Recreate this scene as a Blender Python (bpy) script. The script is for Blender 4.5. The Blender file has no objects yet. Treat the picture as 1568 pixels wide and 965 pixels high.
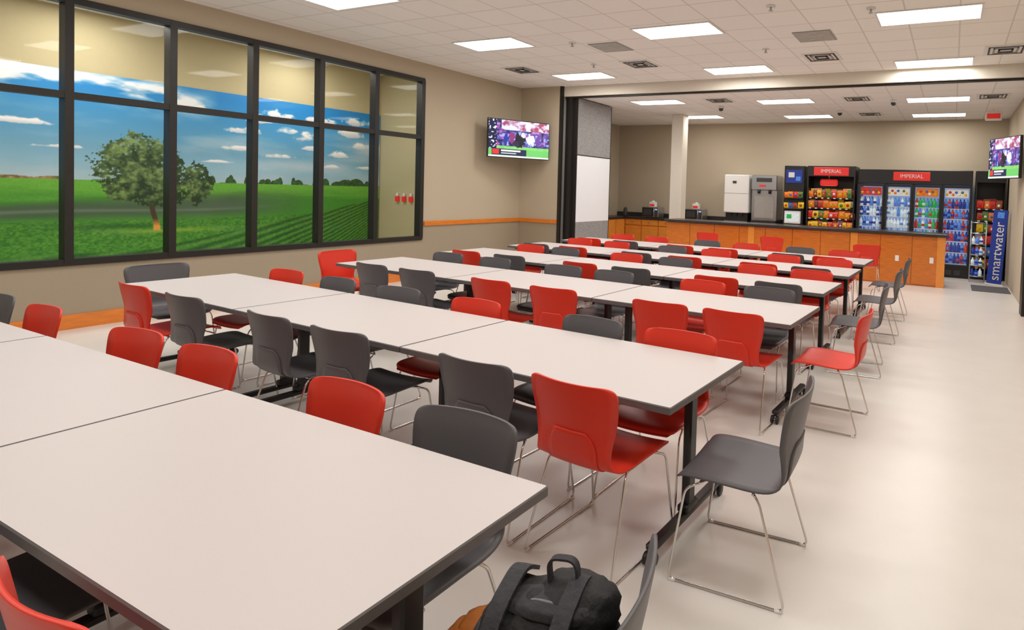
import bpy, math, random
import numpy as np
from mathutils import Vector, Matrix
random.seed(7)
sc = bpy.context.scene
try:
    sc.view_settings.view_transform = 'Standard'
    sc.view_settings.look = 'None'
except Exception:
    pass

# ------------------------------------------------------------ materials
def lin(c):
    return tuple((x/12.92 if x <= .04045 else ((x+.055)/1.055)**2.4) for x in c)
def rgb(r, g, b):
    return lin((r/255., g/255., b/255.))
def mat(name, col, rough=.5, metal=0., var=.06, nscale=30., bump=0., emit=0., stretch=None, coat=0., spec=None):
    m = bpy.data.materials.new(name); m.use_nodes = True
    nt = m.node_tree; b = nt.nodes['Principled BSDF']
    b.inputs['Roughness'].default_value = rough
    b.inputs['Metallic'].default_value = metal
    if coat: b.inputs['Coat Weight'].default_value = coat
    if spec is not None: b.inputs['Specular IOR Level'].default_value = spec
    tc = nt.nodes.new('ShaderNodeTexCoord'); mp = nt.nodes.new('ShaderNodeMapping')
    nt.links.new(tc.outputs['Object'], mp.inputs['Vector'])
    if stretch: mp.inputs['Scale'].default_value = stretch
    n = nt.nodes.new('ShaderNodeTexNoise'); n.inputs['Scale'].default_value = nscale
    n.inputs['Detail'].default_value = 4
    nt.links.new(mp.outputs['Vector'], n.inputs['Vector'])
    cr = nt.nodes.new('ShaderNodeValToRGB')
    cr.color_ramp.elements[0].position = .3; cr.color_ramp.elements[1].position = .7
    cr.color_ramp.elements[0].color = (*[x*(1-var) for x in col], 1)
    cr.color_ramp.elements[1].color = (*[min(1, x*(1+var)) for x in col], 1)
    nt.links.new(n.outputs['Fac'], cr.inputs['Fac'])
    nt.links.new(cr.outputs['Color'], b.inputs['Base Color'])
    if bump:
        bp = nt.nodes.new('ShaderNodeBump'); bp.inputs['Strength'].default_value = bump
        bp.inputs['Distance'].default_value = .01
        nt.links.new(n.outputs['Fac'], bp.inputs['Height']); nt.links.new(bp.outputs['Normal'], b.inputs['Normal'])
    if emit:
        nt.links.new(cr.outputs['Color'], b.inputs['Emission Color'])
        b.inputs['Emission Strength'].default_value = emit
    return m

M = {}
M['wall'] = mat('wall_paint_taupe', rgb(188, 174, 151), .8, var=.02, nscale=60, bump=.03)
M['wall_low'] = mat('wall_paint_lower', rgb(160, 146, 125), .8, var=.02, nscale=60, bump=.03)
M['corr'] = mat('corridor_paint', rgb(196, 181, 142), .8, var=.02)
M['wood'] = mat('orange_wood', rgb(203, 112, 34), .35, var=.18, nscale=6, stretch=(1, 1, 9), coat=.3)
M['wood_h'] = mat('orange_wood_trim', rgb(218, 124, 40), .35, var=.12, nscale=5, stretch=(6, 1, 6), coat=.3)
M['wood_l'] = mat('orange_wood_post', rgb(226, 142, 56), .35, var=.1, nscale=6, stretch=(1, 1, 9), coat=.3)
M['red'] = mat('red_plastic', rgb(218, 54, 34), .38, var=.03, nscale=200, spec=.4)
M['gray'] = mat('charcoal_plastic', rgb(90, 88, 91), .42, var=.04, nscale=200, spec=.4)
M['chrome'] = mat('chrome', rgb(215, 212, 210), .14, 1., var=.02)
M['black'] = mat('black_metal', rgb(26, 25, 26), .4, var=.1)
M['frame'] = mat('dark_bronze', rgb(38, 34, 31), .45, .2, var=.08)
M['top'] = mat('table_laminate', rgb(199, 191, 189), .45, var=.015, nscale=300, spec=.4)
M['edge'] = mat('table_edge', rgb(98, 93, 93), .5, var=.05)
M['white'] = mat('white_plastic', rgb(232, 230, 226), .4, var=.02)
M['colm'] = mat('column_paint', rgb(222, 214, 200), .7, var=.02)
M['steel'] = mat('stainless', rgb(190, 190, 192), .28, .9, var=.06, nscale=8, stretch=(1, 1, 20))
M['dgrey'] = mat('dark_grey', rgb(58, 58, 60), .5, var=.08)
M['fabric'] = mat('panel_fabric', rgb(142, 140, 139), .95, var=.35, nscale=70, bump=.1)
M['board'] = mat('whiteboard', rgb(232, 234, 238), .3, var=.01)
M['vent'] = mat('vent_grey', rgb(158, 154, 148), .6, var=.08)
M['granite'] = mat('dark_counter', rgb(50, 48, 48), .3, var=.3, nscale=120)
M['mat'] = mat('floor_mat', rgb(92, 92, 96), .95, var=.2, nscale=90)
M['canvas'] = mat('black_canvas', rgb(17, 17, 19), .7, var=.3, nscale=60, bump=.4)
M['canvas2'] = mat('grey_canvas', rgb(44, 44, 49), .75, var=.25, nscale=60, bump=.4)
M['zip'] = mat('zip_tape', rgb(110, 110, 116), .5, var=.3, nscale=200)
M['leather'] = mat('brown_leather', rgb(176, 104, 46), .5, var=.15, nscale=25, bump=.3)
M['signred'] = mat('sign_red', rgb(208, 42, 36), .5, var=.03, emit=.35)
M['bluebanner'] = mat('banner_blue', rgb(26, 56, 150), .45, var=.12, nscale=3, emit=.1)
M['lightpanel'] = mat('light_lens', (1, .99, .965), .5, var=.03, nscale=90, emit=3.2)
M['coolerback'] = mat('cooler_glow', rgb(150, 180, 230), .6, var=.05, emit=.55)
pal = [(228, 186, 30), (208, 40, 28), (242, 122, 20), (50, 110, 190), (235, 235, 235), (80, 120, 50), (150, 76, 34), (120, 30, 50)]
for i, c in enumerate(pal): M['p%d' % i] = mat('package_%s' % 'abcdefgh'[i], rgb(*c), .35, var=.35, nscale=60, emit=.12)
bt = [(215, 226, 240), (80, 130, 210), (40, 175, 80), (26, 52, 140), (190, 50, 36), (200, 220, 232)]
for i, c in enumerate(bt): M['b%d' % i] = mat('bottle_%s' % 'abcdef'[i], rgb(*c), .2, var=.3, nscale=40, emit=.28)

def glassmat(name, fac, tint=(1, 1, 1)):
    m = bpy.data.materials.new(name); m.use_nodes = True; nt = m.node_tree
    for n in list(nt.nodes):
        if n.type == 'BSDF_PRINCIPLED': nt.nodes.remove(n)
    out = [n for n in nt.nodes if n.type == 'OUTPUT_MATERIAL'][0]
    t = nt.nodes.new('ShaderNodeBsdfTransparent'); t.inputs['Color'].default_value = (*tint, 1)
    g = nt.nodes.new('ShaderNodeBsdfGlossy'); g.inputs['Roughness'].default_value = .02
    mx = nt.nodes.new('ShaderNodeMixShader'); mx.inputs['Fac'].default_value = fac
    nt.links.new(t.outputs[0], mx.inputs[1]); nt.links.new(g.outputs[0], mx.inputs[2])
    nt.links.new(mx.outputs[0], out.inputs['Surface'])
    return m
M['glass'] = glassmat('window_glass', .006, (.97, .98, .97))
M['cglass'] = glassmat('cooler_glass', .015)

def floor_mat():
    m = mat('floor_vinyl', rgb(222, 217, 211), .3, var=.022, nscale=3.5, spec=.5)
    nt = m.node_tree; b = nt.nodes['Principled BSDF']
    n = nt.nodes.new('ShaderNodeTexNoise'); n.inputs['Scale'].default_value = 2.2; n.inputs['Detail'].default_value = 6
    tc = nt.nodes.new('ShaderNodeTexCoord'); nt.links.new(tc.outputs['Object'], n.inputs['Vector'])
    r = nt.nodes.new('ShaderNodeMapRange'); r.inputs['To Min'].default_value = .27; r.inputs['To Max'].default_value = .36
    nt.links.new(n.outputs['Fac'], r.inputs['Value']); nt.links.new(r.outputs[0], b.inputs['Roughness'])
    return m
M['floor'] = floor_mat()
def ceil_mat():
    m = mat('ceiling_tile', rgb(224, 217, 208), .9, var=.03, nscale=150)
    nt = m.node_tree; b = nt.nodes['Principled BSDF']
    tc = nt.nodes.new('ShaderNodeTexCoord'); mp = nt.nodes.new('ShaderNodeMapping')
    mp.inputs['Location'].default_value = (.02, .11, 0)
    nt.links.new(tc.outputs['Object'], mp.inputs['Vector'])
    br = nt.nodes.new('ShaderNodeTexBrick'); br.offset = 0; br.squash = 1
    br.inputs['Scale'].default_value = 1; br.inputs['Brick Width'].default_value = .545; br.inputs['Row Height'].default_value = .545
    br.inputs['Mortar Size'].default_value = .009; br.inputs['Mortar Smooth'].default_value = .1
    br.inputs['Color1'].default_value = (*rgb(247, 243, 238), 1); br.inputs['Color2'].default_value = (*rgb(243, 239, 234), 1)
    br.inputs['Mortar'].default_value = (*rgb(218, 213, 207), 1)
    nt.links.new(mp.outputs['Vector'], br.inputs['Vector']); nt.links.new(br.outputs['Color'], b.inputs['Base Color'])
    return m
M['ceil'] = ceil_mat()
def attr_mat(name, emit=0., rough=.6):
    m = bpy.data.materials.new(name); m.use_nodes = True; nt = m.node_tree; b = nt.nodes['Principled BSDF']
    a = nt.nodes.new('ShaderNodeAttribute'); a.attribute_name = 'Col'
    nt.links.new(a.outputs['Color'], b.inputs['Base Color']); b.inputs['Roughness'].default_value = rough
    if emit:
        nt.links.new(a.outputs['Color'], b.inputs['Emission Color']); b.inputs['Emission Strength'].default_value = emit
    return m
M['mural'] = attr_mat('mural_print', 0, .6)
M['screen'] = attr_mat('tv_picture', .8, .25)

# ------------------------------------------------------------ mesh builder
class MB:
    def __init__(s): s.v = []; s.f = []; s.m = []; s.sm = []; s.mats = []
    def mi(s, k):
        if k not in s.mats: s.mats.append(k)
        return s.mats.index(k)
    def add(s, vs, fs, k, smooth=False, T=None):
        o = len(s.v)
        s.v += [tuple(T @ Vector(v)) if T else tuple(v) for v in vs]
        i = s.mi(k)
        for f in fs: s.f.append([a+o for a in f]); s.m.append(i); s.sm.append(smooth)
    def box(s, x0, x1, y0, y1, z0, z1, k, T=None, topk=None, c=0.):
        if c:
            vs = []
            for z, e in ((z0, c), (z0+c, 0), (z1-c, 0), (z1, c)):
                a = c
                pts = [(x0+e, y0+e+a), (x0+e+a, y0+e), (x1-e-a, y0+e), (x1-e, y0+e+a), (x1-e, y1-e-a), (x1-e-a, y1-e), (x0+e+a, y1-e), (x0+e, y1-e-a)]
                vs += [(p[0], p[1], z) for p in pts]
            fs = [list(range(7, -1, -1))]
            for l in range(3):
                for i in range(8):
                    j = (i+1) % 8; fs.append([l*8+i, l*8+j, (l+1)*8+j, (l+1)*8+i])
            s.add(vs, fs, k, False, T)
            s.add([vs[24+i] for i in range(8)], [list(range(8))], topk or k, False, T)
            return
        vs = [(x0, y0, z0), (x1, y0, z0), (x1, y1, z0), (x0, y1, z0), (x0, y0, z1), (x1, y0, z1), (x1, y1, z1), (x0, y1, z1)]
        s.add(vs, [[3, 2, 1, 0], [0, 1, 5, 4], [1, 2, 6, 5], [2, 3, 7, 6], [3, 0, 4, 7]], k, False, T)
        s.add([vs[4], vs[5], vs[6], vs[7]], [[0, 1, 2, 3]], topk or k, False, T)
    def tube(s, pts, r, k, n=8, T=None, cap=True):
        pts = [Vector(p) for p in pts]; vs = []; fs = []
        t0 = (pts[1]-pts[0]).normalized()
        up = Vector((0, 0, 1)) if abs(t0.z) < .9 else Vector((1, 0, 0))
        nrm = t0.cross(up).normalized()
        for i, p in enumerate(pts):
            if i == 0: t = (pts[1]-pts[0])
            elif i == len(pts)-1: t = (pts[-1]-pts[-2])
            else: t = (pts[i+1]-p).normalized()+(p-pts[i-1]).normalized()
            t.normalize(); nrm = (nrm - t*nrm.dot(t)).normalized(); bn = t.cross(nrm)
            rr = r[i] if isinstance(r, (list, tuple)) else r
            for j in range(n):
                a = 2*math.pi*j/n; vs.append(p+nrm*math.cos(a)*rr+bn*math.sin(a)*rr)
        for i in range(len(pts)-1):
            for j in range(n):
                q = (j+1) % n; fs.append([i*n+j, i*n+q, (i+1)*n+q, (i+1)*n+j])
        if cap:
            fs.append(list(range(n-1, -1, -1))); fs.append([len(vs)-n+j for j in range(n)])
        s.add(vs, fs, k, True, T)
    def strap(s, pts, w, th, k, wd=(1, 0, 0)):
        """flat webbing: rectangle cross-section swept along pts, width along wd"""
        pts = [Vector(p) for p in pts]; wd = Vector(wd); vs = []; fs = []
        for i, p in enumerate(pts):
            t = (pts[min(i+1, len(pts)-1)]-pts[max(i-1, 0)]).normalized(); n = t.cross(wd).normalized()
            for a, b in ((-1, -1), (1, -1), (1, 1), (-1, 1)): vs.append(p+wd*a*w/2+n*b*th/2)
        for i in range(len(pts)-1):
            for j in range(4): q = (j+1) % 4; fs.append([i*4+j, i*4+q, i*4+4+q, i*4+4+j])
        fs += [[3, 2, 1, 0], [len(vs)-4+j for j in range(4)]]
        s.add(vs, fs, k)
    def blob(s, c, rad, k, nu=28, nv=18, fn=None, p=1., T=None):
        vs = []; fs = []
        for i in range(nv+1):
            ph = math.pi*i/nv
            for j in range(nu):
                th = 2*math.pi*j/nu
                d = [math.sin(ph)*math.cos(th), math.sin(ph)*math.sin(th), math.cos(ph)]
                d = [math.copysign(abs(q)**p, q) for q in d]
                q = 1.+(fn(*d) if fn else 0)
                vs.append((c[0]+rad[0]*d[0]*q, c[1]+rad[1]*d[1]*q, c[2]+rad[2]*d[2]*q))
        for i in range(nv):
            for j in range(nu):
                q = (j+1) % nu; fs.append([i*nu+j, (i+1)*nu+j, (i+1)*nu+q, i*nu+q])
        s.add(vs, fs, k, True, T)
    def mesh(s, name):
        me = bpy.data.meshes.new(name); me.from_pydata([tuple(v) for v in s.v], [], s.f)
        for k in s.mats: me.materials.append(M[k])
        me.polygons.foreach_set('material_index', s.m); me.polygons.foreach_set('use_smooth', s.sm)
        me.update(); return me
    def obj(s, name, loc=(0, 0, 0), rz=0., parent=None):
        return link(name, s.mesh(name), loc, rz, parent)
def link(name, me, loc=(0, 0, 0), rz=0., parent=None):
    o = bpy.data.objects.new(name, me); sc.collection.objects.link(o)
    o.location = loc; o.rotation_euler = (0, 0, rz)
    if parent: o.parent = parent
    return o
def fillet(pts, r, n=4):
    pts = [Vector(p) for p in pts]; out = [pts[0]]
    for i in range(1, len(pts)-1):
        a, b, c = pts[i-1], pts[i], pts[i+1]
        d1 = (a-b); d2 = (c-b); q = min(r, d1.length*.45, d2.length*.45)
        p0 = b+d1.normalized()*q; p1 = b+d2.normalized()*q
        for k in range(n+1):
            t = k/n; out.append(p0*(1-t)**2+b*2*t*(1-t)+p1*t*t)
    out.append(pts[-1]); return out
def colgrid(name, w, h, nx, ny, img, mk, parent=None, loc=(0, 0, 0), rot=(0, 0, 0)):
    """flat picture: plane in local XZ, facing -Y, with a colour attribute from img(ny+1,nx+1,3) (sRGB 0..1)"""
    xs = np.linspace(-w/2, w/2, nx+1); zs = np.linspace(-h/2, h/2, ny+1)
    X, Zz = np.meshgrid(xs, zs)
    vs = np.stack([X, np.zeros_like(X), Zz], -1).reshape(-1, 3)
    idx = np.arange((nx+1)*(ny+1)).reshape(ny+1, nx+1)
    fs = np.stack([idx[:-1, :-1], idx[:-1, 1:], idx[1:, 1:], idx[1:, :-1]], -1).reshape(-1, 4)
    me = bpy.data.meshes.new(name); me.from_pydata(vs.tolist(), [], fs.tolist())
    a = me.color_attributes.new('Col', 'FLOAT_COLOR', 'POINT')
    c = np.clip(img.reshape(-1, 3), 0, 1); c = np.where(c <= .04045, c/12.92, ((c+.055)/1.055)**2.4)
    a.data.foreach_set('color', np.concatenate([c, np.ones((len(c), 1))], 1).astype(np.float32).ravel())
    me.materials.append(M[mk]); me.update()
    o = bpy.data.objects.new(name, me); sc.collection.objects.link(o); o.location = loc; o.rotation_euler = rot
    if parent: o.parent = parent
    return o
def vnoise(X, Y, seed, oct=1, gain=.5):
    out = 0; amp = 1; tot = 0
    for k in range(oct):
        g = np.random.RandomState(seed+k).rand(97, 97)
        xi = np.floor(X).astype(int); yi = np.floor(Y).astype(int); fx = X-xi; fy = Y-yi
        fx = fx*fx*(3-2*fx); fy = fy*fy*(3-2*fy)
        G = lambda a, b: g[np.mod(b, 97), np.mod(a, 97)]
        v = (G(xi, yi)*(1-fx)+G(xi+1, yi)*fx)*(1-fy)+(G(xi, yi+1)*(1-fx)+G(xi+1, yi+1)*fx)*fy
        out = out+v*amp; tot += amp; amp *= gain; X = X*2.03+11; Y = Y*2.03+7
    return out/tot
def text(body, size, k, loc, rot, parent=None, name='lettering'):
    c = bpy.data.curves.new(name, 'FONT'); c.body = body; c.size = size; c.align_x = 'CENTER'; c.align_y = 'CENTER'; c.extrude = .002
    c.materials.append(M[k]); o = bpy.data.objects.new(name, c); sc.collection.objects.link(o)
    o.location = loc; o.rotation_euler = rot
    if parent: o.parent = parent
    return o

# ------------------------------------------------------------ room shell
XL, XR, XB = -8.35, 1.05, -8.9
YN, YP, YF = -3.0, 9.8, 14.7
ZC, ZR = 3.7, 3.5
def slab(name, *b, k='wall', c=0.):
    m = MB(); m.box(*b, k, c=c); return m.obj(name)
slab('floor', -10.4, 1.25, YN-.1, YF+.1, -.1, 0, k='floor')
slab('ceiling', -10.4, 1.25, YN-.1, YP+.05, ZC, ZC+.1, k='ceil')
slab('ceiling_rear', XB-.1, 1.25, YP+.25, YF+.1, ZR, ZR+.1, k='ceil')
m = MB(); m.box(-7.36, XR, YP+.05, YP+.25, ZR, ZC+.1, 'colm'); m.box(-7.3, XR, YP+.11, YP+.19, ZR-.03, ZR, 'frame'); m.obj('trim_1_bulkhead')
Wy = [7.3-.88*i for i in range(9)]; Wz = (.70, 2.43, 3.40)
m = MB()
m.box(XL-.12, XL, YN, YP, 0, Wz[0], 'wall_low')
m.box(XL-.12, XL, YN, YP, Wz[2], ZC, 'wall')
m.box(XL-.12, XL, YN, Wy[-1], Wz[0], Wz[2], 'wall')
m.box(XL-.12, XL, Wy[0], YP, .95, Wz[2], 'wall')
m.box(XL-.12, XL, Wy[0], YP, Wz[0], .95, 'wall_low')
m.obj('wall_left')
m = MB(); m.box(XB, -7.36, YP, YP+.15, 0, .95, 'wall_low'); m.box(XB, -7.36, YP, YP+.15, .95, ZC, 'wall'); m.obj('wall_partition_pocket')
m = MB(); m.box(XL, XL+.02, YN, YP, 0, .15, 'wood_h'); m.obj('baseboard_left')
m = MB(); m.box(XL, -7.36, YP-.02, YP, 0, .15, 'wood_h'); m.obj('baseboard_pocket')
m = MB(); m.box(XL, XL+.025, Wy[0]+.07, YP, .91, .985, 'wood_h'); m.box(XL+.025, -7.36, YP-.025, YP, .91, .985, 'wood_h'); m.obj('trim_2_chair_rail')
slab('wall_right', XR, XR+.1, YN, YF, 0, ZC, k='wall')
slab('wall_near', -10.4, XR+.1, YN-.1, YN, 0, ZC, k='wall')
slab('wall_far', XB-.1, XR+.1, YF, YF+.1, 0, ZR, k='wall')
slab('wall_rear_left', XB-.1, XB, YP+.15, YF, 0, ZR, k='wall')
slab('baseboard_right', XR-.02, XR, YN, YP-.1, 0, .15, k='wood_h')
slab('wall_corridor', -10.4, -10.2, YN, 8.05, 0, ZC, k='corr')
slab('wall_corridor_end', -10.2, XL-.12, 7.95, 8.05, 0, ZC, k='corr')
m = MB()
for x in (-9.68, -9.5, -9.32):
    m.box(x-.04, x+.04, 7.90, 7.95, 1.28, 1.38, 'signred', c=.008); m.box(x-.025, x+.025, 7.91, 7.95, 1.38, 1.44, 'white', c=.006)
m.obj('wall_fire_alarm')

m = MB(); fx0, fx1 = XL-.10, XL+.03
for y in Wy: m.box(fx0, fx1, y-.035, y+.035, Wz[0], Wz[2], 'frame')
for z in Wz: m.box(fx0, fx1-.004, Wy[-1]-.03, Wy[0]+.03, z-.035, z+.035, 'frame')
wf = m.obj('window_1')
m = MB(); m.box(XL-.045, XL-.039, Wy[-1], Wy[0], Wz[0], Wz[2], 'glass'); m.obj('glass_panes', parent=wf)

# mural ------------------------------------------------------
y0, y1, z0, z1 = -.5, 7.93, .25, 2.92
nx, ny = 1100, 348
Y, Zz = np.meshgrid(np.linspace(y0, y1, nx+1), np.linspace(z0, z1, ny+1))
def C(r, g, b): return np.array([r, g, b])/255.
def mix(a, b, t): t = np.clip(t, 0, 1)[..., None]; return a*(1-t)+b*t
def full(*c): return np.broadcast_to(C(*c), Y.shape+(3,))
hz = 1.55
t = (Zz-hz)/(z1-hz)
img = mix(full(170, 200, 212), C(104, 166, 202), t*2.4)
img = mix(img, C(34, 136, 206), (t-.40)*2.0)
haze = vnoise(Y*.9, Zz*3.2, 14, 6)
img = mix(img, C(186, 206, 218), (haze-.46)*2.6*np.clip((2.6-Zz)*3, 0, 1))
cl = vnoise(Y*1.5+.6*Zz, Zz*4.5, 3, 6)
band = np.exp(-((Zz-2.74-.05*(4-Y))/.17)**2)*np.clip((5.2-Y)/.6, 0, 1)
img = mix(img, mix(full(206, 212, 224), C(250, 250, 252), (cl-.45)*5), (cl-.45)*8*band)
rs = np.random.RandomState(5); cn = vnoise(Y*8, Zz*11, 16, 5)
puffs = [(5.75, 2.56, .26, .10), (6.05, 2.66, .28, .10), (5.55, 2.36, .26, .08), (6.5, 2.34, .20, .10), (6.66, 2.17, .22, .08), (7.3, 2.48, .24, .10), (7.12, 2.08, .2, .08), (6.2, 2.42, .18, .07),
         (5.45, 2.08, .2, .05), (6.12, 2.0, .26, .05), (6.9, 1.87, .26, .05), (4.85, 2.62, .32, .08), (5.2, 1.86, .22, .03), (3.1, 2.22, .3, .05), (7.55, 2.27, .2, .08), (2.6, 2.45, .4, .08), (7.6, 1.88, .2, .04), (3.5, 1.95, .3, .03), (7.5, 2.7, .3, .09), (6.8, 2.66, .25, .08)]
for cy, cz, a, b in puffs:
    d = ((Y-cy)/a)**2+np.where(Zz > cz, (Zz-cz)/b, (Zz-cz)/(b*.45))**2+(cn-.5)*3.0
    img = mix(img, mix(full(196, 200, 214), C(252, 248, 246), (Zz-cz)/b*.9+.55), (1.0-d)*1.6)
tl = hz-.015+.022*vnoise(Y*6, Y*0, 21, 3)
for q in range(30):
    cy = 5.05+rs.rand()*2.85; a = .03+.055*rs.rand(); b = .04+.05*rs.rand()
    tl = np.maximum(tl, hz-.02+b*1.6*np.sqrt(np.clip(1-((Y-cy)/a)**2, 0, 1)))
for cy, a, b in ((7.25, .18, .13), (7.45, .17, .15), (7.08, .12, .09), (5.9, .06, .10), (2.9, .4, .055), (3.4, .2, .05)):
    tl = np.maximum(tl, hz-.02+b*np.sqrt(np.clip(1-((Y-cy)/a)**2, 0, 1)))
tcol = mix(full(54, 88, 44), C(150, 124, 84), (3.7-Y)*3)
m_ = (Zz < tl); img = np.where(m_[..., None], tcol*(.7+.6*vnoise(Y*45, Zz*45, 5)[..., None]), img)
g = (Zz < hz-.005); fine = vnoise(Y*70, Zz*90, 31, 2)
fld = mix(full(112, 184, 60), C(72, 150, 44), (hz-.12-Zz)*6+(vnoise(Y*1.3, Zz*14, 33, 3)-.5)*1.5)*(.93+.14*fine[..., None])
img = np.where(g[..., None], fld, img)
w = vnoise(Y*1.2, Zz*7, 40, 4)
c1 = 1.13+.035*(Y-3); hw = .10+.03*np.clip(Y-3, 0, 3)
st = np.exp(-((Zz-c1+.05*(w-.5))/hw)**4)*np.clip((6.7-Y)/1.3, 0, 1)
img = mix(img, mix(full(64, 88, 66), C(92, 108, 90), w*1.4-.2), st*.88*g)
st2 = np.exp(-((Zz-c1+.03+.03*np.sin(Y*1.5))/.022)**2)*np.clip((6.2-Y)/1.2, 0, 1)
img = mix(img, C(138, 144, 134), st2*.6*g)
low = c1-hw-.02*w
gr = mix(full(42, 112, 30), C(104, 168, 54), vnoise(Y*40, Zz*60, 60, 4)*1.5-.25)
img = mix(img, gr, (low-Zz)*40)
edge = np.maximum(.88+.205*(Y-5.7), .62)
ang = (Zz-1.78)/(Y-9.2)
rowp = .5+.5*np.sin(ang*190+2*w)
cc = mix(full(34, 90, 26), C(100, 160, 60), rowp*.75+vnoise(Y*50, Zz*50, 50, 3)*.7-.28)
img = mix(img, cc, (edge-.02*w-Zz)*40)
img = mix(img, C(160, 184, 62), np.exp(-((Y-4.6)/.6)**2-((Zz-.85)/.03)**2)*.8)
img = mix(img, C(30, 80, 26), np.exp(-((Y-4.0)/.5)**2-((Zz-.93)/.03)**2)*.6)
leaf = vnoise(Y*38, Zz*38, 70, 3); big = vnoise(Y*6, Zz*6, 80, 3); lump = vnoise(Y*11, Zz*13, 85, 2)
tr = (np.abs(Y-4.42-.03*np.sin(Zz*9)) < .030+.06*np.clip(1.02-Zz, 0, 1)) & (Zz > .86) & (Zz < 1.6)
img = np.where(tr[..., None], mix(full(74, 56, 34), C(236, 162, 66), (1.03-Zz)*9), img)
for cy, cz, ry, rz in ((4.90, 1.55, .21, .30), (4.27, 1.74, .50, .45), (4.40, 1.46, .46, .28)):
    d = np.sqrt(((Y-cy)/ry)**2+((Zz-cz)/rz)**2)+(big-.5)*.45+(leaf-.5)*.42
    cm = (d < .98) & ~((leaf > .72) & (d > .6))
    lc = mix(full(34, 58, 30), C(136, 160, 92), (leaf-.35)*1.2+(lump-.45)*1.4+(Zz-cz)*.5+.1*(cy-Y)+.12)
    img = np.where(cm[..., None], lc, img)
mu = colgrid('wall_mural', y1-y0, z1-z0, nx, ny, img, 'mural', loc=(-10.19, (y0+y1)/2, (z0+z1)/2), rot=(0, 0, math.pi/2))

# partition panels
m = MB()
px0, px1, py0, py1 = -7.34, -7.05, YP+.2, 11.25
for i in range(3):
    a = px0+i*.1
    m.box(a, a+.09, py0, py1, .03, .95, 'fabric'); m.box(a, a+.09, py0, py1, .95, 2.33, 'board'); m.box(a, a+.09, py0, py1, 2.33, ZR-.02, 'fabric')
    m.box(a-.003, a+.093, py0-.02, py0, .03, ZR-.02, 'frame'); m.box(a-.003, a+.093, py1, py1+.02, .03, ZR-.02, 'frame')
    m.box(a-.003, a+.093, py0, py1, 2.32, 2.34, 'frame')
m.obj('folding_partition')
m = MB(); m.box(-7.36, -7.30, YP-.01, YP+.05, 0, ZC, 'frame'); m.box(-7.36, -7.34, YP, YP+.2, 0, ZR, 'vent'); m.box(-7.22, -7.14, YP+.1, YP+.18, 0, ZR-.03, 'frame'); m.obj('trim_3_jamb')
m = MB(); m.box(.97, XR-.005, YP-.05, YP+.25, 0, ZC-.01, 'frame'); m.obj('trim_4_jamb')

# ------------------------------------------------------------ ceiling fixtures
LC = (1, .968, .925)
def fixture(x, y, z, e=25):
    m = MB(); w, d = .545, .272
    for b in ((-w, w, -d, -d+.02), (-w, w, d-.02, d), (-w, -w+.02, -d+.02, d-.02), (w-.02, w, -d+.02, d-.02)):
        m.box(b[0], b[1], b[2], b[3], -.012, 0, 'white')
    m.box(-w+.02, w-.02, -d+.02, d-.02, -.006, -.001, 'lightpanel')
    for q in (-.09, .09): m.box(-w+.02, w-.02, q-.004, q+.004, -.010, -.006, 'white')
    o = m.obj('ceiling_light', (x, y, z-.001))
    l = bpy.data.lights.new('lamp', 'AREA'); l.shape = 'RECTANGLE'; l.size = 1.0; l.size_y = .48; l.energy = e; l.color = LC
    lo = bpy.data.objects.new('lamp', l); sc.collection.objects.link(lo); lo.parent = o; lo.location = (0, 0, -.03)
for x, y in ((-6.32, 4.47), (-3.33, 4.55), (-.34, 4.7), (-6.19, 6.64), (-3.30, 6.79), (-.34, 7.04), (-6.26, 9.01), (-3.34, 9.22), (-.36, 9.50),
             (-6.3, 2.1), (-3.3, 2.15), (-.34, 2.2), (-6.3, -.3), (-3.3, -.3), (-.34, -.3)): fixture(x, y, ZC, 24.5)
for x, y in ((-5.71, 10.92), (-3.10, 11.33), (-.34, 11.67), (-5.74, 13.26), (-3.16, 13.6), (-.37, 13.8)): fixture(x, y, ZR, 21)
for y in (1.2, 3.6, 6.2): fixture(-9.25, y, ZC, 27)
def vent(x, y, z):
    m = MB(); m.box(-.26, .26, -.26, .26, -.008, 0, 'white')
    for i, s in enumerate((.21, .15, .09)):
        for a in ((-s, s, -s, -s+.022), (-s, s, s-.022, s), (-s, -s+.022, -s, s), (s-.022, s, -s, s)):
            m.box(*a, -.014-.004*i, -.008, 'dgrey' if i % 2 == 0 else 'vent')
    m.obj('air_diffuser', (x, y, z-.001))
for x, y in ((-7.03, 8.25), (-4.73, 8.39), (-1.85, 8.68), (.55, 8.93)): vent(x, y, ZC)
for x, y in ((-4.35, 10.95), (-1.72, 11.3), (.55, 11.5), (-1.75, 13.4)): vent(x, y, ZR)
for x, y in ((-1.71, 7.53), (-4.6, 7.28)):
    m = MB(); m.box(-.24, .24, -.24, .24, -.008, 0, 'vent')
    for i in range(8): m.box(-.22, .22, -.21+i*.055, -.20+i*.055, -.012, -.008, 'white')
    m.obj('return_air_grille', (x, y, ZC-.001))
for x, y in ((-5.0, 6.9), (-1.9, 6.2), (-5.5, 8.2), (-2.5, 8.0), (-.9, 6.6)):
    m = MB(); m.tube([(0, 0, 0), (0, 0, -.012)], .05, 'white', 16); m.tube([(0, 0, -.012), (0, 0, -.05)], .012, 'steel', 8); m.tube([(0, 0, -.05), (0, 0, -.056)], .025, 'steel', 12)
    m.obj('ceiling_sprinkler', (x, y, ZC-.001))
for x, y in ((-4.6, 11.7), (-2.3, 12.8), (-1.1, 11.6)):
    m = MB(); m.tube([(0, 0, 0), (0, 0, -.05)], .055, 'white', 16); m.blob((0, 0, -.06), (.05, .05, .05), 'dgrey', 16, 10); m.obj('ceiling_dome_camera', (x, y, ZR))
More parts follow.
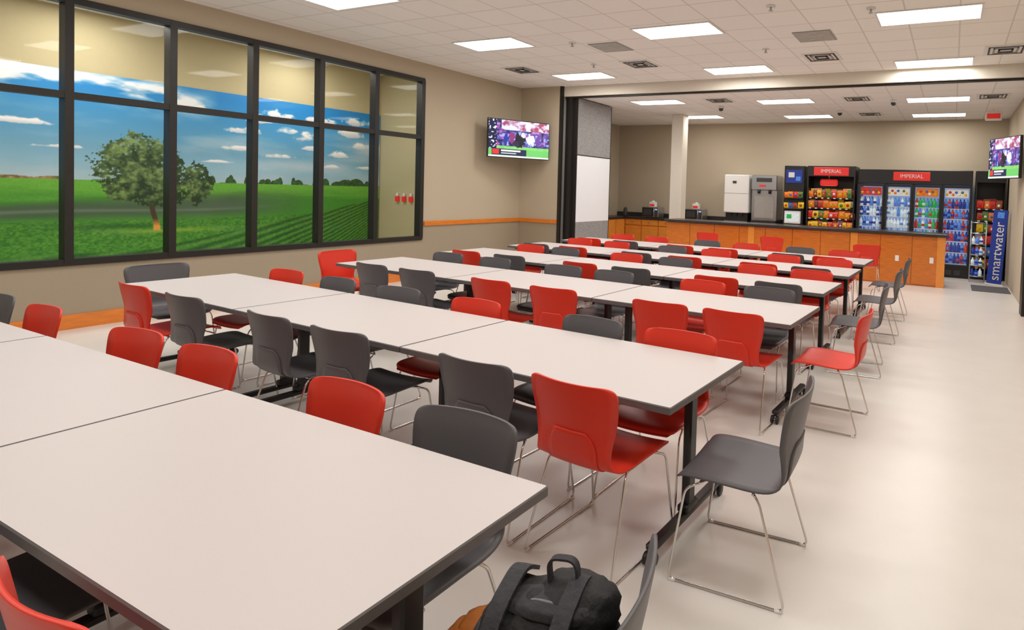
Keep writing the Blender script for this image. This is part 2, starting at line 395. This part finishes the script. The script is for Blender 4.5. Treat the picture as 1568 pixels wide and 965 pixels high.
m = MB(); m.box(-.15, .15, -.02, .02, -.22, -.04, 'white', c=.01); m.box(-.12, .12, -.024, -.02, -.18, -.08, 'signred'); m.box(-.01, .01, -.01, .01, -.04, 0, 'white')
m.obj('exit_sign', (.66, 13.2, ZR))

# ------------------------------------------------------------ chairs
PR = [(.236, .412, .185), (.234, .428, .208), (.215, .443, .224), (.17, .450, .231), (.09, .450, .233), (0, .447, .231), (-.10, .443, .228), (-.165, .448, .220),
      (-.203, .468, .210), (-.220, .505, .200), (-.229, .56, .202), (-.240, .62, .213), (-.253, .69, .226), (-.265, .75, .234), (-.272, .79, .234),
      (-.276, .812, .226), (-.277, .824, .208), (-.277, .829, .18)]
def cat(P, n):
    out = []
    for i in range(len(P)-1):
        p0 = P[max(i-1, 0)]; p1 = P[i]; p2 = P[i+1]; p3 = P[min(i+2, len(P)-1)]
        for k in range(n):
            t = k/n
            out.append(tuple(.5*((2*b)+(-a+c)*t+(2*a-5*b+4*c-d)*t*t+(-a+3*b-3*c+d)*t**3) for a, b, c, d in zip(p0, p1, p2, p3)))
    out.append(P[-1]); return out
def shell(m, prof, k, th=.008, nu=12, off=0., arc=.045):
    S = []
    for (y, z, w) in prof:
        row = []
        bl = min(1, max(0, (z-.47)/.16))
        if y > -.15: bl = 0
        for i in range(nu+1):
            u = -1+2*i/nu; x = u*w; q = (x/.23)**2
            row.append(Vector((x, y+arc*q*bl, z+.012*q*(1-bl))))
        S.append(row)
    nv = len(S)-1; top = []; bot = []
    for a in range(nv+1):
        for i in range(nu+1):
            dv = S[min(a+1, nv)][i]-S[max(a-1, 0)][i]; du = S[a][min(i+1, nu)]-S[a][max(i-1, 0)]
            n = du.cross(dv).normalized()
            if n.z < 0 and S[a][i].y > -.15: n = -n
            if S[a][i].y <= -.15 and n.y < 0: n = -n
            top.append(S[a][i]-n*off); bot.append(S[a][i]-n*(off+th))
    W = nu+1; N = len(top); fs = []
    for a in range(nv):
        for i in range(nu):
            q = [a*W+i, a*W+i+1, (a+1)*W+i+1, (a+1)*W+i]
            fs.append(q[::-1]); fs.append([v+N for v in q])
    rim = [i for i in range(W)]+[a*W+nu for a in range(1, nv+1)]+[nv*W+i for i in range(nu-1, -1, -1)]+[a*W for a in range(nv-1, 0, -1)]
    for i in range(len(rim)):
        a, b = rim[i], rim[(i+1) % len(rim)]; fs.append([a, b, b+N, a+N])
    m.add(top+bot, fs, k, True)
def chair_mesh(k, name):
    m = MB(); prof = cat(PR, 3); shell(m, prof, k, th=.010)
    tg = []
    for (y, z, w) in prof:
        if y < -.09 and z < .64:
            q = max(0, (z-.48)/.16); tg.append((y, z, .125*(1-q**3)**.5+.01 if q < 1 else .01))
    shell(m, tg, k, th=.007, nu=8, off=.009)
    r = .0055
    for s in (-1, 1):
        m.tube(fillet([(s*.13, .09, .431), (s*.215, .12, .431), (s*.225, .19, .40), (s*.243, .25, .0065), (s*.243, -.255, .0065), (s*.215, -.13, .40), (s*.205, -.10, .430), (s*.12, -.08, .430)], .035), r, 'chrome', 7)
        m.tube([(s*.243, .245, .004), (s*.243, .215, .004)], .009, 'white', 6); m.tube([(s*.243, -.215, .004), (s*.243, -.245, .004)], .009, 'white', 6)
    m.tube([(-.22, .13, .428), (.22, .13, .428)], r, 'chrome', 6); m.tube([(-.21, -.10, .428), (.21, -.10, .428)], r, 'chrome', 6)
    m.box(-.12, .12, -.07, .12, .430, .440, 'dgrey')
    return m.mesh(name)
ch = {'R': chair_mesh('red', 'red_chair_shape'), 'G': chair_mesh('gray', 'charcoal_chair_shape')}
def chair(c, x, y, ang): link('dining_chair', ch[c], (x, y, 0), math.radians(ang))   # ang 0 : faces +Y

# ------------------------------------------------------------ tables
TL, TD = 1.715, .82
def table_mesh():
    m = MB(); h = TL/2-.003
    m.box(-h, h, -TD/2, TD/2, .706, .74, 'edge', topk='top', c=.004)
    for s in (-1, 1):
        x = s*(TL/2-.11)
        m.box(x-.022, x+.022, -.035, .035, .08, .69, 'black', c=.008)
        m.box(x-.028, x+.028, -.34, .34, .684, .706, 'black', c=.005)
        m.box(x-.026, x+.026, -.36, .36, .062, .095, 'black', c=.008)
        m.box(x-.03, x+.03, -.06, .06, .09, .13, 'black', c=.008)
        for q in (-1, 1):
            y = q*.345
            m.tube([(x, y, .085), (x, y, .055)], .012, 'black', 8)
            for w in (-.018, .018): m.tube([(x+w-.008, y+q*.01, .03), (x+w+.008, y+q*.01, .03)], .029, 'black', 14)
            m.tube([(x-.02, y+q*.01, .03), (x+.02, y+q*.01, .03)], .008, 'steel', 8)
    m.box(-TL/2+.13, TL/2-.13, -.02, .02, .62, .68, 'black', c=.005)
    return m.mesh('folding_table_shape')
tm = table_mesh()
rows = [(-1.09, .625, -.012), (-1.02, 2.20, -.050), (-.98, 4.03, -.045), (-1.05, 5.50, -.04), (-1.04, 6.88, -.03), (-1.05, 8.24, -.03)]
def rp(i, x, d):
    xr, yf, s = rows[i]; return yf+s*(x-xr)+d
for i, (xr, yf, s) in enumerate(rows):
    for k in range(3):
        cx = xr-TL*(k+.5); link('folding_table', tm, (cx, rp(i, cx, TD/2), 0), math.atan(s))
FR = [
    (0, [(-1.60, 'R'), (-2.35, 'G'), (-3.3, 'R'), (-3.95, 'G'), (-5.0, 'R')], .13, [(-1.55, 'G'), (-2.2, 'R'), (-3.18, 'R'), (-3.83, 'R'), (-4.93, 'R'), (-5.6, 'G')], .70),
    (1, [(-1.435, 'R'), (-2.03, 'G'), (-3.08, 'G'), (-3.75, 'G'), (-4.79, 'G'), (-5.53, 'R')], .09, [(-1.43, 'R'), (-2.07, 'G'), (-3.08, 'R'), (-3.90, 'G'), (-4.67, 'G'), (-5.40, 'R')], .64),
    (2, [(-1.36, 'R'), (-1.96, 'R'), (-2.98, 'R'), (-3.66, 'R'), (-4.62, 'G'), (-5.27, 'G')], .05, [(-1.45, 'G'), (-2.11, 'R'), (-3.09, 'G'), (-3.72, 'G'), (-4.7, 'G'), (-5.44, 'G')], .70),
    (3, [(-1.45, 'G'), (-2.1, 'R'), (-3.1, 'G'), (-3.75, 'R'), (-4.8, 'G'), (-5.5, 'R')], .07, [(-1.4, 'R'), (-2.05, 'R'), (-3.1, 'G'), (-3.8, 'R'), (-4.8, 'G'), (-5.4, 'R')], .70),
    (4, [(-1.45, 'G'), (-2.1, 'R'), (-3.1, 'R'), (-3.8, 'G'), (-4.85, 'R'), (-5.5, 'G')], .07, [(-1.4, 'R'), (-2.1, 'R'), (-3.1, 'R'), (-3.8, 'G'), (-4.8, 'R'), (-5.5, 'R')], .70),
    (5, [(-1.5, 'R'), (-2.1, 'G'), (-3.1, 'R'), (-3.8, 'R'), (-4.8, 'G'), (-5.5, 'R')], .07, [(-1.5, 'R'), (-2.2, 'G'), (-3.1, 'R'), (-3.8, 'G'), (-4.8, 'R'), (-5.5, 'R')], .70)]
for i, fr, df, bk, db in FR:
    yaw = math.degrees(math.atan(rows[i][2]))
    for j, (x, c) in enumerate(fr): chair(c, x, rp(i, x, df), yaw+(-2, 1, 3, -1, 2, 0)[j])
    for j, (x, c) in enumerate(bk): chair(c, x, rp(i, x, db), 180+yaw+(1, -2, 0, 3, -1, 2)[j])
chair('G', -.80, 2.47, 92); chair('R', -.78, 4.37, 88); chair('G', -.80, 5.80, 94); chair('G', -.78, 7.2, 90); chair('G', -.78, 8.6, 90)
chair('G', -6.32, 2.86, -92); chair('R', -6.28, 4.55, -88); chair('G', -.82, .99, 101)
chair('R', -4.6, 11.4, 2); chair('R', -3.2, 11.35, -3); chair('R', -1.4, 10.9, 12)

# ------------------------------------------------------------ backpack & brown bag
def wr(x, y, z): return .05*math.sin(5*x+3*z)*math.cos(4*y+2)+.035*math.sin(9*z+4*y+3*x)+.02*math.sin(17*x-9*z)
bp_ = MB()
bp_.blob((0, 0, .15), (.18, .12, .15), 'canvas', 56, 36, wr, .72)
bp_.blob((-.03, -.10, .11), (.13, .055, .10), 'canvas', 40, 24, wr, .65)
bp_.blob((.07, .02, .255), (.11, .09, .07), 'canvas', 32, 20, wr, .8)
bp_.blob((-.17, .0, .10), (.05, .09, .09), 'canvas2', 26, 16, wr, .8)
bp_.blob((.02, -.03, .285), (.12, .055, .022), 'canvas2', 32, 14, wr, .8)
bp_.strap(fillet([(.0, .02, .29), (-.01, .02, .37), (.07, .02, .375), (.075, .02, .30)], .03, 6), .022, .006, 'canvas2', (0, 1, 0))
for x in (-.09, .08):
    bp_.strap(fillet([(x, .09, .29), (x, .02, .335), (x, -.10, .30), (x-.01, -.165, .20), (x-.02, -.165, .06)], .05, 6), .045, .010, 'canvas2')
    bp_.box(x-.035, x+.01, -.178, -.165, .12, .15, 'black', c=.004)
bp_.tube([(.01+.165*math.cos(a), -.03-.02*math.sin(a), .15+.155*math.sin(a)) for a in [math.pi*i/24 for i in range(25)]], .0045, 'zip', 6)
bp_.tube([(-.03+.12*math.cos(a), -.150, .11+.09*math.sin(a)) for a in [math.pi*i/16 for i in range(17)]], .004, 'zip', 6)
b_ = bp_.obj('backpack', (-.80, 1.07, .462), math.radians(12)); b_.scale = (.88, .88, .92)
lb = MB(); lb.blob((0, 0, .05), (.09, .07, .05), 'leather', 34, 20, wr, .75)
lb.blob((.02, .02, .095), (.07, .055, .018), 'leather', 30, 14, wr, .8)
lb.strap(fillet([(-.05, -.05, .08), (-.04, -.09, .11), (.04, -.09, .11), (.05, -.05, .08)], .03), .018, .005, 'leather', (0, 0, 1))
lb.obj('leather_bag', (-1.03, 1.10, .455), math.radians(20))

# ------------------------------------------------------------ televisions
def tv(name, w, h, loc, ang, arm):
    m = MB(); m.box(-w/2, w/2, 0, .05, -h/2, h/2, 'black', c=.006); m.box(-w*.3, w*.3, .05, .09, -h*.3, h*.3, 'black', c=.01)
    m.box(-.06, .06, .09, .11, -.12, .12, 'dgrey'); m.tube([(0, .10, 0), arm], .018, 'dgrey', 8)
    o = m.obj(name, loc, math.radians(ang))
    nx, ny = 200, 116; X, Zq = np.meshgrid(np.linspace(0, 1, nx+1), np.linspace(0, 1, ny+1))
    def F(*c): return np.broadcast_to(C(*c), X.shape+(3,))
    n = vnoise(X*14, Zq*10, 90, 4); n2 = vnoise(X*26, Zq*18, 95, 3)
    im = mix(F(60, 66, 140), C(150, 70, 150), (n-.48)*4)
    im = mix(im, C(150, 160, 215), (n2-.56)*6)
    im = mix(im, C(24, 28, 64), (.44-n2)*7)
    im = np.where((Zq < .30)[..., None], mix(F(96, 168, 84), C(136, 200, 120), n), im)
    im = np.where(((Zq > .74) & (X > .2))[..., None], mix(F(190, 196, 222), C(140, 60, 90), (n-.45)*5), im)
    for cx, cz, a, b, col in ((.50, .50, .10, .20, (22, 24, 40)), (.56, .62, .04, .08, (190, 190, 205)), (.38, .55, .05, .15, (120, 50, 110)), (.68, .50, .07, .15, (225, 228, 240)), (.28, .5, .05, .15, (40, 50, 140)), (.82, .52, .05, .16, (90, 60, 140)), (.45, .38, .05, .08, (40, 40, 60))):
        d = ((X-cx)/a)**2+((Zq-cz)/b)**2+(n2-.5)*2.2
        im = np.where((d < 1)[..., None], C(*col), im)
    im = np.where((X < .13)[..., None], mix(F(20, 24, 60), C(200, 205, 230), (vnoise(X*40, Zq*26, 99)-.6)*5), im)
    im = np.where((Zq < .22)[..., None], C(96, 176, 96), im)
    im = np.where(((Zq < .22) & (Zq > .05) & (X < .62) & (X > .05))[..., None], C(32, 40, 70), im)
    im = np.where(((Zq < .20) & (Zq > .07) & (X < .17) & (X > .06))[..., None], C(200, 50, 50), im)
    im = np.where(((Zq < .19) & (Zq > .15) & (X < .52) & (X > .2))[..., None], C(235, 235, 235), im)
    im = np.where(((Zq < .12) & (Zq > .09) & (X < .45) & (X > .2))[..., None], C(180, 190, 200), im)
    im = np.where((Zq < .04)[..., None], C(220, 226, 230), im)
    colgrid('screen', w-.03, h-.03, nx, ny, im, 'screen', parent=o, loc=(0, -.002, 0))
tv('wall_television', 1.26, .74, (-7.80, 9.13, 2.56), 63.6, (-.1, .38, 0))
tv('corner_television', .94, .72, (.76, 11.5, 2.42), -63.4, (.1, .22, 0))

# ------------------------------------------------------------ service area
m = MB()
cx0, cx1, cy0, cy1 = -5.95, -.10, 12.0, 12.5
m.box(cx0, cx1, cy0+.02, cy1, 0, .96, 'wood')
n = 10; w = (cx1-cx0)/n
for i in range(n): m.box(cx0+i*w+.006, cx0+(i+1)*w-.006, cy0, cy0+.02, .03, .95, 'wood')
for x in (-3.92, -1.77, -.17): m.box(x-.07, x+.07, cy0-.015, cy0+.01, 0, .955, 'wood_l')
m.box(cx0-.03, cx1+.03, cy0-.08, cy1+.12, .965, 1.015, 'granite', c=.008)
for x in (-.95, -.33): m.box(x-.035, x+.035, cy0-.008, cy0, .45, .56, 'white')
m.obj('service_counter')
m = MB(); m.box(-.15, .15, -.15, .15, 0, ZR, 'colm', c=.012); m.box(-.165, .165, -.165, .165, 0, .1, 'wood_h', c=.01); m.obj('column', (-6.10, 12.85, 0))
m = MB()
m.box(XB+.01, -3.85, 14.12, YF-.01, .1, .86, 'wood'); m.box(XB+.01, -3.85, 14.16, YF-.01, 0, .1, 'black')
x = XB+.62
while x < -4.4:
    m.box(x+.01, x+.50, 14.095, 14.12, .12, .68, 'wood_l'); m.box(x+.01, x+.50, 14.095, 14.12, .70, .85, 'wood_l')
    m.tube([(x+.2, 14.08, .77), (x+.31, 14.08, .77)], .006, 'steel', 6); x += .52
m.box(XB+.01, XB+.6, 12.2, 14.12, 0, .86, 'wood')
for i in range(4): m.box(XB+.6, XB+.62, 12.22+i*.47, 12.66+i*.47, .12, .85, 'wood_l')
m.box(XB+.01, -3.85, 14.07, YF-.01, .86, .91, 'granite'); m.box(XB+.01, XB+.65, 12.18, 14.07, .86, .91, 'granite')
m.box(XB+.01, -3.85, YF-.03, YF-.01, .91, 1.02, 'granite')
m.obj('base_cabinet')
def microwave(x, y):
    m = MB(); m.box(-.25, .25, -.18, .18, .01, .29, 'steel', c=.01); m.box(-.235, .10, -.19, -.178, .03, .27, 'black', c=.004)
    m.box(-.20, .06, -.194, -.189, .06, .24, 'dgrey'); m.tube([(.125, -.20, .05), (.125, -.20, .25)], .008, 'steel', 8)
    m.box(.15, .235, -.19, -.178, .03, .27, 'dgrey'); m.box(.16, .225, -.193, -.19, .21, .25, 'coolerback')
    m.obj('microwave_oven', (x, y, .911))
microwave(-7.55, 14.35); microwave(-6.25, 14.35)
for x in (-7.55, -6.25):
    m = MB(); m.box(-.09, .09, -.07, .07, 0, .14, 'white', c=.01); m.box(-.07, .07, -.073, -.068, .02, .08, 'signred'); m.blob((0, 0, .15), (.05, .04, .03), 'white', 14, 8)
    m.obj('tissue_box', (x, 14.35, 1.202))
m = MB(); m.tube([(0, 0, 0), (0, 0, .03), (0, 0, .2), (0, 0, .24)], [.05, .055, .055, .03], 'dgrey', 14); m.tube([(0, 0, .24), (0, 0, .27)], .02, 'steel', 10); m.obj('coffee_flask', (-8.4, 14.3, .911))
m = MB()
m.box(-.33, .33, -.28, .28, .25, 1.22, 'white', c=.02); m.box(-.30, .30, -.2, .28, 0, .25, 'black', c=.01); m.box(-.3, .3, -.30, -.15, .0, .04, 'steel')
m.box(-.10, .0, -.29, -.28, 1.0, 1.06, 'dgrey'); m.box(-.33, .33, -.283, -.279, .74, .75, 'vent')
for x in (-.15, 0, .15): m.tube([(x, -.24, .25), (x, -.24, .17)], .02, 'black', 8)
m.obj('ice_dispenser', (-5.05, 14.38, .911))
m = MB()
m.box(-.33, .33, -.28, .28, .85, 1.22, 'steel', c=.015); m.box(-.33, .33, -.22, .28, .08, .85, 'steel', c=.01); m.box(-.33, .33, -.28, .28, 0, .08, 'black', c=.01)
m.box(-.2, .2, -.287, -.28, 1.05, 1.15, 'dgrey'); m.box(-.12, .04, -.288, -.28, .93, .98, 'signred')
for x in (-.14, .14): m.tube([(x, -.25, .85), (x, -.25, .76)], [.04, .03], 'black', 12)
m.box(-.25, .25, -.228, -.22, .15, .70, 'vent')
m.obj('coffee_machine', (-4.32, 14.38, .911))

def products(m, x0, x1, y, z, kind, hmax, pl):
    x = x0+.01
    while x < x1-.07:
        if kind == 'bag':
            w = random.uniform(.09, .14); h = hmax*random.uniform(.75, 1.0); k = random.choice(pl)
            vs = []; d = .05; sl = random.uniform(-.02, .02)
            for zz, ww, dd in ((z, w/2, .012), (z+h*.25, w/2*.98, d/2), (z+h*.7, w/2*.98, d/2), (z+h, w/2, .006)):
                cx = x+w/2+sl*(zz-z)/h; vs += [(cx-ww, y-dd, zz), (cx+ww, y-dd, zz), (cx+ww, y+dd, zz), (cx-ww, y+dd, zz)]
            fs = [[3, 2, 1, 0], [12, 13, 14, 15]]
            for l in range(3):
                for i in range(4): j = (i+1) % 4; fs.append([l*4+i, l*4+j, l*4+4+j, l*4+4+i])
            m.add(vs, fs, k)
            cx = x+w/2+sl*.5; rr = w*.26
            m.tube([(cx, y-d/2-.004, z+h*.48), (cx, y-d/2+.002, z+h*.48)], rr, random.choice(pl), 10); x += w+.002
        else:
            r = .033; h = hmax*.9; k = random.choice(pl); cx = x+r
            m.tube([(cx, y, z), (cx, y, z+h*.68), (cx, y, z+h*.82), (cx, y, z+h)], [r, r, r*.42, r*.4], k, 8)
            m.tube([(cx, y, z+h*.25), (cx, y, z+h*.5)], r*1.04, random.choice(pl), 8); x += 2*r+.006
def rack(name, x0, x1, yf, ztop, depth, zs, header=None, pl=None):
    pl = pl or ['p%d' % i for i in range(8)]
    m = MB(); yb = yf+depth
    m.box(x0, x0+.03, yf, yb, 0, ztop, 'black'); m.box(x1-.03, x1, yf, yb, 0, ztop, 'black'); m.box(x0+.03, x1-.03, yb-.03, yb, 0, ztop, 'black')
    m.box(x0+.03, x1-.03, yf, yb, 0, .12, 'black'); m.box(x0+.03, x1-.03, yf, yb, ztop-.24, ztop, 'black')
    for a, b in zip(zs, zs[1:]+[ztop-.35]):
        m.box(x0+.03, x1-.03, yf+.02, yb-.03, a-.02, a, 'dgrey'); m.box(x0+.03, x1-.03, yf+.01, yf+.02, a-.025, a+.01, 'black')
        for q in range(int((x1-x0)/.14)): m.box(x0+.06+q*.14, x0+.11+q*.14, yf+.006, yf+.01, a-.02, a+.004, 'white')
        products(m, x0+.03, x1-.03, yf+.08, a, 'bag', min(.21, b-a-.05), pl)
        products(m, x0+.03, x1-.03, yf+.22, a+.03, 'bag', min(.21, b-a-.06), pl)
    if header: m.box(x0+.15, x1-.15, yf-.015, yf, ztop-.22, ztop-.03, 'signred', c=.004)
    return m.obj(name)
yv = 13.75
m = MB()
m.box(-3.73, -3.24, yv+.05, yv+.6, 0, 2.36, 'black', c=.01); m.box(-3.68, -3.29, yv+.03, yv+.05, 1.95, 2.26, 'bluebanner'); m.box(-3.62, -3.48, yv+.022, yv+.03, 2.08, 2.2, 'white'); m.box(-3.44, -3.33, yv+.022, yv+.03, 2.0, 2.1, 'b1')
for z in (1.35, 1.6): m.box(-3.70, -3.27, yv-.05, yv+.05, z-.02, z, 'dgrey'); products(m, -3.70, -3.27, yv, z, 'bag', .16, ['p%d' % i for i in range(8)])
m.box(-3.68, -3.29, yv-.02, yv+.05, .98, 1.28, 'white', c=.01); m.box(-3.65, -3.32, yv-.026, yv-.02, 1.02, 1.25, 'b0'); m.box(-3.62, -3.5, yv-.03, yv-.026, 1.1, 1.2, 'b2')
m.obj('payment_kiosk')
rk = rack('snack_rack', -3.16, -2.06, yv, 2.36, .6, [.30, .60, .90, 1.14, 1.38, 1.62], header=True, pl=['p0', 'p1', 'p2', 'p0', 'p2', 'p4', 'p6', 'p7', 'p5', 'p1', 'p0', 'p2'])
text('IMPERIAL', .12, 'white', (-2.61, yv-.02, 2.235), (math.pi/2, 0, 0), rk)
m = MB(); m.box(-2.85, -2.45, yv-.02, yv-.005, 1.90, 2.05, 'signred', c=.03); m.tube([(-2.65, yv-.012, 2.05), (-2.65, yv-.012, 2.13)], .004, 'steel', 6); m.obj('hanging_sign', parent=rk)
m = MB(); a0, a1 = -2.0, .36; yb = yv+.75
m.box(a0, a1, yv+.02, yb, 0, .22, 'black'); m.box(a0, a1, yv+.02, yb, 1.98, 2.30, 'black', c=.01); m.box(a0, a0+.03, yv+.02, yb, .22, 1.98, 'black'); m.box(a1-.03, a1, yv+.02, yb, .22, 1.98, 'black')
m.box(a0+.03, a1-.03, yb-.04, yb, .22, 1.98, 'coolerback')
m.box(-1.24, -.48, yv, yv+.02, 2.06, 2.25, 'signred', c=.005)
for q in range(12): m.box(a0+.2+q*.17, a0+.32+q*.17, yv+.012, yv+.02, .06, .16, 'dgrey')
dw = (a1-a0)/4
sets = [['b0', 'b5', 'b1', 'b3'], ['b0', 'b0', 'b1', 'b5'], ['b2', 'b1', 'b0', 'b2', 'b4'], ['b3', 'b3', 'b1', 'b4']]
for d in range(4):
    x0 = a0+d*dw; x1 = x0+dw
    m.box(x0-.012, x0+.012, yv+.05, yb-.04, .22, 1.98, 'dgrey')
    for q in ((x0+.01, x0+.05, .22, 1.97), (x1-.05, x1-.01, .22, 1.97)): m.box(q[0], q[1], yv, yv+.03, q[2], q[3], 'black')
    m.box(x0+.05, x1-.05, yv, yv+.03, .22, .28, 'black'); m.box(x0+.05, x1-.05, yv, yv+.03, 1.92, 1.97, 'black')
    m.tube([(x1-.065, yv-.03, .95), (x1-.065, yv-.03, 1.4)], .009, 'black', 6)
    for j, z in enumerate((.30, .54, .78, 1.02, 1.26, 1.48)):
        m.box(x0+.03, x1-.03, yv+.08, yb-.05, z-.012, z, 'white')
        for yy in (.14, .26): products(m, x0+.04, x1-.03, yv+yy, z, 'bottle', .23, sets[d])
    m.box(x0+.07, x1-.07, yv+.05, yv+.06, 1.72, 1.90, 'p%d' % (1, 4, 2, 4)[d])
    for q in range(7): m.blob((x0+.10+q*.06, yv+.05, 1.78+.05*(q % 2)), (.03, .012, .03), 'p%d' % (q % 6), 8, 6)
ck = m.obj('beverage_cooler')
m = MB(); m.box(a0+.03, a1-.03, yv+.034, yv+.038, .25, 1.95, 'cglass'); m.obj('door_glass', parent=ck)
text('IMPERIAL', .12, 'white', (-.86, yv-.005, 2.155), (math.pi/2, 0, 0), ck)
rack('magazine_rack', .42, 1.0, yv+.1, 2.30, .5, [.25, .5, .75, 1.0, 1.25, 1.5], header=False)
m = MB(); m.box(-.13, .13, -.04, .04, .03, 1.5, 'bluebanner', c=.01); m.box(-.16, .16, -.12, .12, 0, .03, 'white', c=.005); m.box(-.06, .06, -.045, -.04, 1.34, 1.46, 'b1')
bn = m.obj('promotional_banner', (.80, 13.15, 0), 0); bn.rotation_euler = (0, math.radians(3), 0)
text('smartwater', .25, 'white', (0, -.05, .68), (math.pi/2, -math.pi/2, 0), bn)
m = MB()
for x in (-.14, .14):
    for y in (-.12, .12): m.tube([(x, y, 0), (x, y, 1.25)], .007, 'steel', 6)
for i in range(6):
    z = .12+i*.22
    for y in (-.12, -.04, .04, .12): m.tube([(-.14, y, z), (.14, y, z)], .005, 'steel', 6)
    for x in (-.14, 0, .14): m.tube([(x, -.12, z), (x, .12, z)], .005, 'steel', 6)
    if i < 4: products(m, -.13, .13, 0, z+.005, 'bottle', .17, ['b1', 'b0', 'b3'])
m.obj('wire_display_rack', (.50, 13.4, 0))
m = MB(); m.box(.38, 1.02, 12.0, 12.8, .001, .012, 'mat', c=.003); m.obj('floor_mat')

# ------------------------------------------------------------ world & camera
w = bpy.data.worlds.new('world'); sc.world = w; w.use_nodes = True
w.node_tree.nodes['Background'].inputs[0].default_value = (.8, .82, .85, 1); w.node_tree.nodes['Background'].inputs[1].default_value = .3
th = math.radians(24.12); p = math.radians(1.72); r = math.radians(1.95)
L = Vector((-math.sin(th), math.cos(th), 0)); R = Vector((math.cos(th), math.sin(th), 0)); U = Vector((0, 0, 1))
fw = L*math.cos(p)-U*math.sin(p); up = U*math.cos(p)+L*math.sin(p)
cr = R*math.cos(r)+up*math.sin(r); cu = up*math.cos(r)-R*math.sin(r)
cd = bpy.data.cameras.new('camera'); cam = bpy.data.objects.new('camera', cd); sc.collection.objects.link(cam)
cd.sensor_width = 36; cd.lens = 20.617; cd.shift_x = -.1741; cd.shift_y = -.103; cd.clip_start = .05
cam.matrix_world = Matrix(((cr.x, cu.x, -fw.x, 0), (cr.y, cu.y, -fw.y, 0), (cr.z, cu.z, -fw.z, 1.65), (0, 0, 0, 1)))
sc.camera = cam
